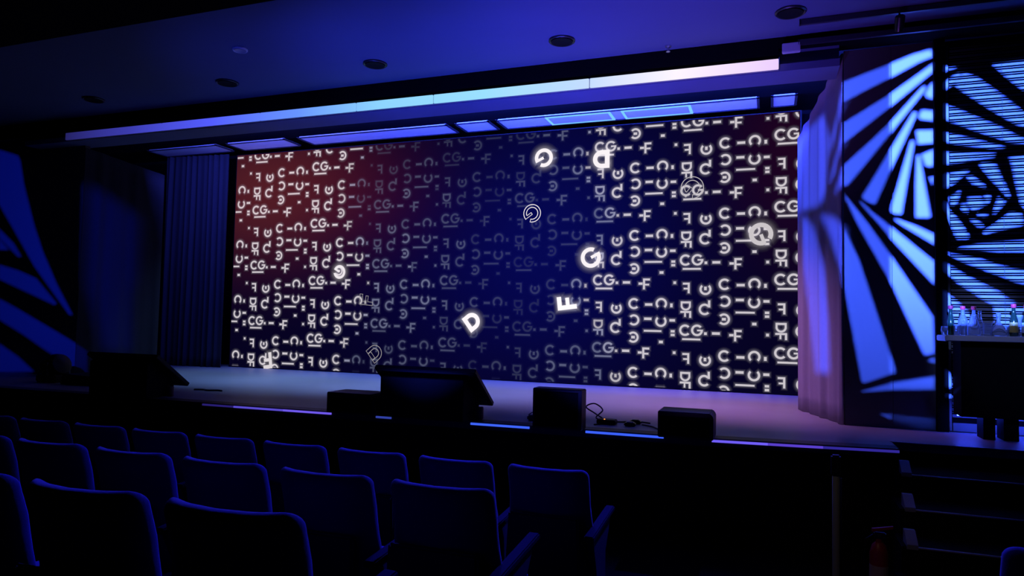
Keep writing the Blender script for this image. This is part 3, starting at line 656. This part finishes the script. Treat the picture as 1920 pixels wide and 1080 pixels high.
# moving head and low wedge at the dark left end
t = empty('stage_lamp', (-8.75, 6.55, ZS), 'dark round-topped stage lamp standing at the far left of the stage', 'lamp')
MB().box(-8.93, -8.57, 6.40, 6.70, ZS + 0.001, ZS + 0.10, 0.015).build('base', PLASTIC, t)
MB().lathe([(0.10, -0.12), (0.15, -0.10), (0.16, 0.04), (0.13, 0.11), (0.05, 0.14)], -8.75, 6.55, ZS + 0.20, 20, Matrix.Rotation(R(70), 4, 'Y')).build('lamp_head', PLASTIC, t, 'auto')
for dy in (-0.15, 0.15): MB().box(-8.80, -8.70, 6.55 + dy - 0.015, 6.55 + dy + 0.015, ZS + 0.09, ZS + 0.26, 0.006).build('yoke_arm', METAL, t)
t = empty('floor_monitor', (-8.1, 6.55, ZS), 'low dark floor speaker at the far left, between the stage lamp and tilted monitor', 'speaker')
MB().prism([(-8.42, ZS + .001), (-7.70, ZS + .001), (-7.72, ZS + 0.04), (-7.95, ZS + 0.12), (-8.38, ZS + 0.13)], 'y', 6.35, 6.75, 0.01).build('cabinet', PLASTIC, t)
MB().box(-8.36, -7.8, 6.343, 6.352, ZS + 0.015, ZS + 0.06).build('grille', GRILLE, t)

# cables and small boxes near the tall floor speaker
def wire(name, pts, r, label, m=None):
    P = [Vector(p) for p in pts]; out = []
    for i in range(len(P) - 1):
        p0 = P[max(i - 1, 0)]; p1 = P[i]; p2 = P[i + 1]; p3 = P[min(i + 2, len(P) - 1)]
        for k in range(8):
            s_ = k / 8; out.append(0.5 * ((2 * p1) + (-p0 + p2) * s_ + (2 * p0 - 5 * p1 + 4 * p2 - p3) * s_ ** 2 + (-p0 + 3 * p1 - 3 * p2 + p3) * s_ ** 3))
    out.append(P[-1])
    return tag(MB().tube(out, r, 7).build(name, m or mat('black_cable', (0.02, 0.02, 0.022), 0.35), smooth=True), label, 'cable')
z = ZS + 0.008
wire('power_cable', [(-1.44, 6.08, z), (-1.38, 6.3, z), (-1.52, 6.45, z + .05), (-1.62, 6.5, z + .10), (-1.55, 6.55, z + .13), (-1.46, 6.5, z + .08), (-1.50, 6.42, z + .01), (-1.3, 6.35, z), (-1.12, 6.45, z), (-1.0, 6.4, z)], 0.007, 'black cable looping up off the floor right of the tall floor speaker')
wire('power_cable', [(-1.05, 6.28, z), (-0.95, 6.2, z), (-0.9, 6.12, z), (-0.84, 6.06, z), (-0.6, 6.10, z), (-0.45, 6.07, z)], 0.007, 'black cable running along the floor to the rightmost speaker')
wire('power_cable', [(-3.43, 5.9, z), (-3.41, 6.02, z + .03), (-3.43, 6.1, z + .06), (-3.41, 6.2, z + .02), (-3.40, 6.3, z)], 0.008, 'pale cable curling between the low left speaker and the central monitor', mat('pale_cable', (0.3, 0.3, 0.4), 0.35))
wire('power_cable', [(-6.5, 6.62, z), (-6.4, 6.66, z), (-6.3, 6.62, z), (-6.2, 6.68, z), (-6.12, 6.66, z)], 0.012, 'black cable lying on the floor right of the left tilted monitor')
t = empty('power_adapter', (-1.36, 6.22, ZS), 'small dark adapter with an orange lamp beside the tall floor speaker', 'adapter')
MB().box(-1.44, -1.27, 6.16, 6.27, ZS + 0.001, ZS + 0.045, 0.008).build('case', PLASTIC, t)
MB().lathe([(0.006, 0), (0.006, 0.004), (0.003, 0.006)], -1.37, 6.18, ZS + 0.0455, 10).build('indicator_lamp', emis('orange_led', (1.0, 0.25, 0.03), 3.0), t)
for x, y, w in [(-1.12, 6.34, 'farther from the speaker, behind'), (-1.14, 6.18, 'nearest the stage edge')]:
    t = empty('plug_box', (x, y, ZS), 'tiny dark plug box with a shiny top among the cables, %s' % w, 'plug')
    MB().box(x - 0.05, x + 0.05, y - 0.03, y + 0.03, ZS + 0.001, ZS + 0.035, 0.008).build('case', mat('shiny_black', (0.03, 0.03, 0.03), 0.15), t)
    MB().box(x - 0.03, x + 0.03, y - 0.01, y + 0.01, ZS + 0.036, ZS + 0.042).build('connector', ALU, t)
t = empty('floor_socket', (-2.02, 6.12, ZS), 'small shiny connector box left of the tall floor speaker', 'socket')
MB().box(-2.07, -1.98, 6.08, 6.16, ZS + 0.001, ZS + 0.05, 0.012).build('case', mat('shiny_black', (0.03, 0.03, 0.03), 0.15), t)
MB().tube([(-2.06, 6.1, ZS + .052), (-2.03, 6.12, ZS + .075), (-1.98, 6.13, ZS + .055)], 0.006, 7).build('handle', ALU, t)

# ---------------- bar at the right ----------------
def blinds():
    t = empty('window_blind', (2.3, 7.24, ZS), 'wide slatted blind lit in a blue spiral behind the bar counter', 'blind')
    q = MB(); z = 0.98
    while z < 4.34:
        q.prism([(7.225, z), (7.232, z + 0.024), (7.236, z + 0.024), (7.229, z)], 'x', 1.545, 3.15)
        q.prism([(7.228, z + 0.037), (7.230, z + 0.043), (7.234, z + 0.043), (7.232, z + 0.037)], 'x', 1.545, 3.15)
        z += 0.056
    q.build('slats', SLAT, t)
    MB().box(1.515, 1.535, 7.205, 7.24, 0.86, 4.38, 0.002).build('side_rail', SLAT, t)
    MB().box(1.515, 3.15, 7.255, 7.262, 0.86, 4.38).build('backing_cloth', HALLBLACK, t)
    MB().box(1.515, 3.15, 7.205, 7.25, 4.34, 4.385, 0.003).build('top_rail', HALLBLACK, t)
    MB().box(1.545, 3.15, 7.215, 7.24, 0.856, 0.93, 0.003).build('bottom_rail', SLAT, t)
    for x in (1.95, 2.45, 2.95): MB().tube([(x, 7.215, 0.95), (x, 7.215, 4.35)], 0.0015, 5).build('cord', METAL, t)
blinds()
bar = empty('bar_counter', (2.2, 6.95, ZS), 'high black bar counter with a pale top, standing before the slatted blind', 'counter')
MB().box(1.405, 3.1, 6.80, 7.12, 1.660, 1.710, 0.006).build('counter_top', mat('pale_counter_top', (0.55, 0.52, 0.58), 0.35, noise=0.06), bar)
MB().box(1.525, 3.1, 6.83, 7.10, 1.03, 1.660).build('front_panel', BLACK, bar)
for a, b in ((1.685, 1.77), (1.83, 1.935), (2.6, 2.7)): MB().box(a, b, 6.85, 7.04, ZS + .001, 1.03).build('leg', BLACK, bar)
MB().box(1.55, 3.0, 7.075, 7.095, 1.012, 1.029).build('added_light_tube', emis('added_under_tube', (0.03, 0.06, 1.0), 45.0), bar)  # added tube to light the foot of the blind, which the counter shades

def glassmat(name, col, rough=0.03, tint=1.0):
    m = bpy.data.materials.new(name); m.use_nodes = True
    b = m.node_tree.nodes['Principled BSDF']
    b.inputs['Base Color'].default_value = (*col, 1); b.inputs['Roughness'].default_value = rough
    b.inputs['Transmission Weight'].default_value = tint; b.inputs['IOR'].default_value = 1.45
    return m
CLEAR = glassmat('clear_glass', (0.7, 0.78, 1.0), 0.04, 0.85); DARKG = glassmat('dark_green_glass', (0.02, 0.06, 0.03), 0.08, 0.5)
REDCAP = mat('red_cap', (0.75, 0.04, 0.07), 0.35)
GOLD = mat('gold_label', (0.45, 0.30, 0.06), 0.5); GREYL = mat('grey_label', (0.4, 0.45, 0.6), 0.6)
ZB = 1.7112
def bottle(x, y, h, r, glass, cap, lab, name='bottle', labelm=None, conical=False, neck=0.013, group='red-capped bottles on the bar counter'):
    t = empty(name, (x, y, ZB), lab, 'bottle', group)
    hb = h * 0.5
    if conical: prof = [(r * .9, 0), (r, .006), (r * .95, hb * .5), (r * .62, hb * 1.1), (neck, hb * 1.55), (neck, h * .9), (neck * 1.2, h * .92)]
    else: prof = [(r * .9, 0), (r, .006), (r, hb), (r * .8, hb * 1.15), (neck * 1.2, hb * 1.45), (neck, h * .86), (neck * 1.2, h * .9)]
    gb = MB().lathe(prof, x, y, ZB, 20).build('glass_body', glass, t, 'auto')
    MB().lathe([(neck * 1.25, h * .88), (neck * 1.5, h * .9), (neck * 1.5, h * .985), (neck * 1.1, h)], x, y, ZB, 16).build('cap', cap, t, 'auto')
    if labelm: MB().lathe([(r * 1.01, h * .12), (r * 1.03, h * .13), (r * 1.03, h * .42), (r * 1.01, h * .43)], x, y, ZB, 20).build('label', labelm, gb, 'auto')
bottle(1.475, 6.93, 0.255, 0.026, DARKG, mat('dim_red_cap', (0.35, 0.02, 0.05), 0.5), 'slim dark bottle with a dull red cap, leftmost on the bar counter')
bottle(1.565, 6.93, 0.25, 0.036, CLEAR, REDCAP, 'clear bottle with a pink-red cap, second from the left on the counter')
bottle(1.65, 6.95, 0.25, 0.050, CLEAR, REDCAP, 'clear cone-shaped bottle with a red cap, third from the left on the counter', conical=True)
bottle(1.932, 6.93, 0.272, 0.030, DARKG, REDCAP, 'dark green bottle with a gold label and red cap on the counter', labelm=GOLD)
bottle(2.022, 6.93, 0.268, 0.034, DARKG, REDCAP, 'dark bottle with a grey label and red cap at the right edge', labelm=GREYL)
bottle(2.085, 7.03, 0.24, 0.045, CLEAR, mat('clear_stopper', (0.5, 0.55, 0.7), 0.2), 'clear decanter behind the grey-labelled bottle at the right edge', name='decanter', conical=True, group='clear decanters on the bar counter')
def vessel(x, y, prof, lab, cat, name, grp=None, stop=None):
    t = empty(name, (x, y, ZB), lab, cat, grp)
    MB().lathe(prof, x, y, ZB, 20).build('glass_body', CLEAR, t, 'auto')
    if stop: MB().lathe(stop, x, y, ZB, 14).build('stopper', CLEAR, t, 'auto')
vessel(1.82, 6.92, [(.045, 0), (.058, .006), (.060, .03), (.045, .075), (.015, .115), (.013, .15), (.02, .16)], 'clear squat decanter with wide base in the middle of the counter', 'decanter', 'decanter', 'clear decanters on the bar counter', [(.012, .158), (.02, .17), (.018, .19), (.008, .2)])
vessel(1.735, 6.895, [(.028, 0), (.034, .004), (.036, .07), (.038, .11), (.036, .11), (.032, .012)], 'short clear tumbler left of the squat decanter', 'glass', 'tumbler', 'clear glasses on the bar counter')
vessel(1.71, 7.02, [(.028, 0), (.032, .004), (.024, .12), (.014, .16), (.013, .21), (.018, .215)], 'tall narrow dim carafe behind the short tumbler', 'carafe', 'carafe')
vessel(1.515, 6.90, [(.022, 0), (.026, .004), (.029, .09), (.026, .09), (.022, .01)], 'small clear glass between the two leftmost bottles', 'glass', 'tumbler', 'clear glasses on the bar counter')
vessel(1.885, 6.97, [(.018, 0), (.022, .004), (.024, .085), (.021, .085), (.018, .01)], 'slim clear glass left of the gold-labelled bottle', 'glass', 'tumbler', 'clear glasses on the bar counter')
vessel(1.978, 6.97, [(.022, 0), (.026, .004), (.02, .10), (.03, .17), (.027, .17), (.017, .1)], 'tall clear glass between the two labelled dark bottles', 'glass', 'tumbler', 'clear glasses on the bar counter')
vessel(1.435, 6.94, [(.02, 0), (.026, .004), (.033, .04), (.028, .075), (.025, .075), (.03, .04)], 'small round glass at the left end of the counter', 'glass', 'tumbler', 'clear glasses on the bar counter')
spot('added_bar_sparkle', (1.0, 5.4, 4.2), (1.78, 6.95, 1.80), 130, (0.25, 0.35, 1.0), 20, 0.6, 0.01)  # added spot that gives the bottles and glasses their sparkle

# ---------------- things on the hall floor by the stairs ----------------
t = empty('rail_post', (0.43, 5.2, 0), 'slim dull olive metal post standing in front of the stage left of the stairs', 'post')
MB().lathe([(0.07, 0), (0.07, 0.008), (0.05, 0.014), (0.026, 0.016)], 0.43, 5.2, 0.0, 20).build('foot', METAL, t, 'auto')
MB().lathe([(0.024, 0.014), (0.024, 0.755), (0.02, 0.76)], 0.43, 5.2, 0.0, 18).build('tube', mat('olive_metal', (0.3, 0.32, 0.2), 0.6), t, 'auto')
MB().box(0.40, 0.46, 5.17, 5.23, 0.76, 0.90, 0.01).build('head', PLASTIC, t)
MB().tube([(0.465, 5.24, 0.0), (0.467, 5.24, 0.74)], 0.006, 8).build('side_rod', METAL, t)
t = empty('fire_extinguisher', (0.66, 5.0, 0), 'dim dark red extinguisher with pale tag beside the lower stairs', 'extinguisher')
MB().lathe([(0.045, 0), (0.055, 0.01), (0.055, 0.34), (0.04, 0.39), (0.02, 0.41), (0.02, 0.43)], 0.66, 5.0, 0.0, 20).build('tank', mat('red_paint', (0.35, 0.02, 0.02), 0.4), t, 'auto')
MB().box(0.63, 0.70, 4.98, 5.02, 0.43, 0.47, 0.006).build('valve', METAL, t)
MB().prism([(0.62, 0.47), (0.74, 0.50), (0.74, 0.515), (0.62, 0.49)], 'y', 4.99, 5.01).build('handle', mat('red_paint', (0.35, 0.02, 0.02), 0.4), t)
MB().tube([(0.63, 5.0, 0.45), (0.585, 4.99, 0.42), (0.575, 4.98, 0.3), (0.585, 4.97, 0.12)], 0.008, 8).build('hose', PLASTIC, t, smooth=True)
MB().lathe([(0.0555, 0.14), (0.0565, 0.15), (0.0565, 0.26), (0.0555, 0.27)], 0.66, 5.0, 0.0, 20).build('tag_plate', mat('faded_label', (0.5, 0.35, 0.28), 0.7), t)

# ---------------- theatre seats ----------------
def make_seat():
    t = empty('theatre_seat', (0, 0, 0), 'seat', 'seat', 'dark blue theatre seats in raked rows')
    H = 0.95; vs = []; fs = []; N = 44
    levels = [0.36, 0.42, 0.5, 0.56, 0.62, 0.68, 0.74, 0.80, 0.85, 0.88, 0.90, 0.915, 0.928, 0.938, 0.945, 0.949, 0.950]
    r = 0.044
    for z in levels:
        w = 0.235 + 0.016 * sm((0.76 - z) / 0.2)
        th = 0.033 + 0.010 * sm((z - .6) / .2)
        k = z - (H - r)
        if k > 0:
            q = math.sqrt(max(r * r - k * k, 0)); w = w - r + q; 
        k2 = z - (H - 0.045)
        if k2 > 0: th = max(0.001, th * math.sqrt(max(1 - (k2 / 0.045) ** 2, 0)))
        y0 = 0.02 - 0.10 * (z - 0.4) - 0.03 * sm((z - 0.75) / 0.2)   # leans back towards the row behind
        for i in range(N):
            a = 2 * math.pi * i / N; c, s_ = math.cos(a), math.sin(a); e = 0.32
            x = w * math.copysign(abs(c) ** e, c); y = th * math.copysign(abs(s_) ** 0.7, s_)
            bend = 0.075 * abs(x / 0.235) ** 2.4
            vs.append((x, y0 + y + bend, z + (0.0 if k2 <= 0 else 0.0)))
    m = len(levels)
    for i in range(m - 1):
        for k in range(N): fs.append((i * N + k, i * N + (k + 1) % N, (i + 1) * N + (k + 1) % N, (i + 1) * N + k))
    fs.append(tuple(range(N))[::-1]); fs.append(tuple((m - 1) * N + k for k in range(N)))
    MB().add(vs, fs).build('backrest', VELVET, t, smooth=True)
    MB().prism([(-0.215, 0.33), (0.215, 0.33), (0.20, 0.70), (-0.20, 0.70)], 'y', -0.075, -0.05, 0.01).build('back_shell', SEATSHELL, t)
    MB().box(-0.225, 0.225, 0.09, 0.52, 0.38, 0.48, 0.03).build('seat_cushion', VELVET, t, smooth='auto')
    MB().box(-0.20, 0.20, 0.10, 0.50, 0.35, 0.379).build('seat_pan', SEATSHELL, t)
    return t
def add_arm(t, x, aisle=False):
    # arm: sloping pad on a side panel, shared between neighbours
    MB().prism([(-0.08, 0.585), (0.46, 0.625), (0.47, 0.635), (0.46, 0.655), (-0.08, 0.615)], 'x', x - 0.027, x + 0.027, 0.006).build('armrest', ARM, t)
    MB().prism([(0.0, 0.0), (0.36, 0.0), (0.34, 0.03), (0.26, 0.05), (0.26, 0.45), (0.38, 0.60), (0.38, 0.618), (-0.05, 0.587), (0.04, 0.4), (0.06, 0.05), (0.0, 0.03)], 'x', x - 0.018, x + 0.018).build('side_panel', SEATSHELL, t)
proto = make_seat(); add_arm(proto, 0.284)
end_proto = copy_tree(proto)
for c in children(end_proto):
    if c.name.startswith('armrest') or c.name.startswith('side_panel'): bpy.data.objects.remove(c)
add_arm(end_proto, 0.262, True)
ORD = ['at the aisle end of', 'second from the aisle in', 'third from the aisle in', 'fourth from the aisle in', 'fifth from the aisle in', 'sixth from the aisle in', 'seventh from the aisle in', 'eighth from the aisle in', 'ninth from the aisle in', 'tenth from the aisle in']
first = {'p': True, 'e': True}
def place(x, y, z, label, end=False, rz=0.0):
    src, key = (end_proto, 'e') if end else (proto, 'p')
    o = src if first[key] else copy_tree(src); first[key] = False
    o.matrix_basis = Matrix.Translation((x, y, z)) @ Matrix.Rotation(rz, 4, 'Z')
    o['label'] = label
for rowname, y, z, xr, n in [('the front row by the stage', 3.76, 0.0, -0.92, 9), ('the middle row', 2.64, 0.13, -1.035, 6), ('the row nearest the camera', 1.61, 0.27, -1.195, 3)]:
    for i in range(n):
        place(xr - 0.235 - 0.568 * i, y, z, 'dark blue theatre seat, %s %s' % (ORD[i], rowname), end=(i == 0))
place(0.70 + 0.235, 2.64, 0.13, 'bright blue-edged theatre seat alone at the bottom right corner, across the aisle')
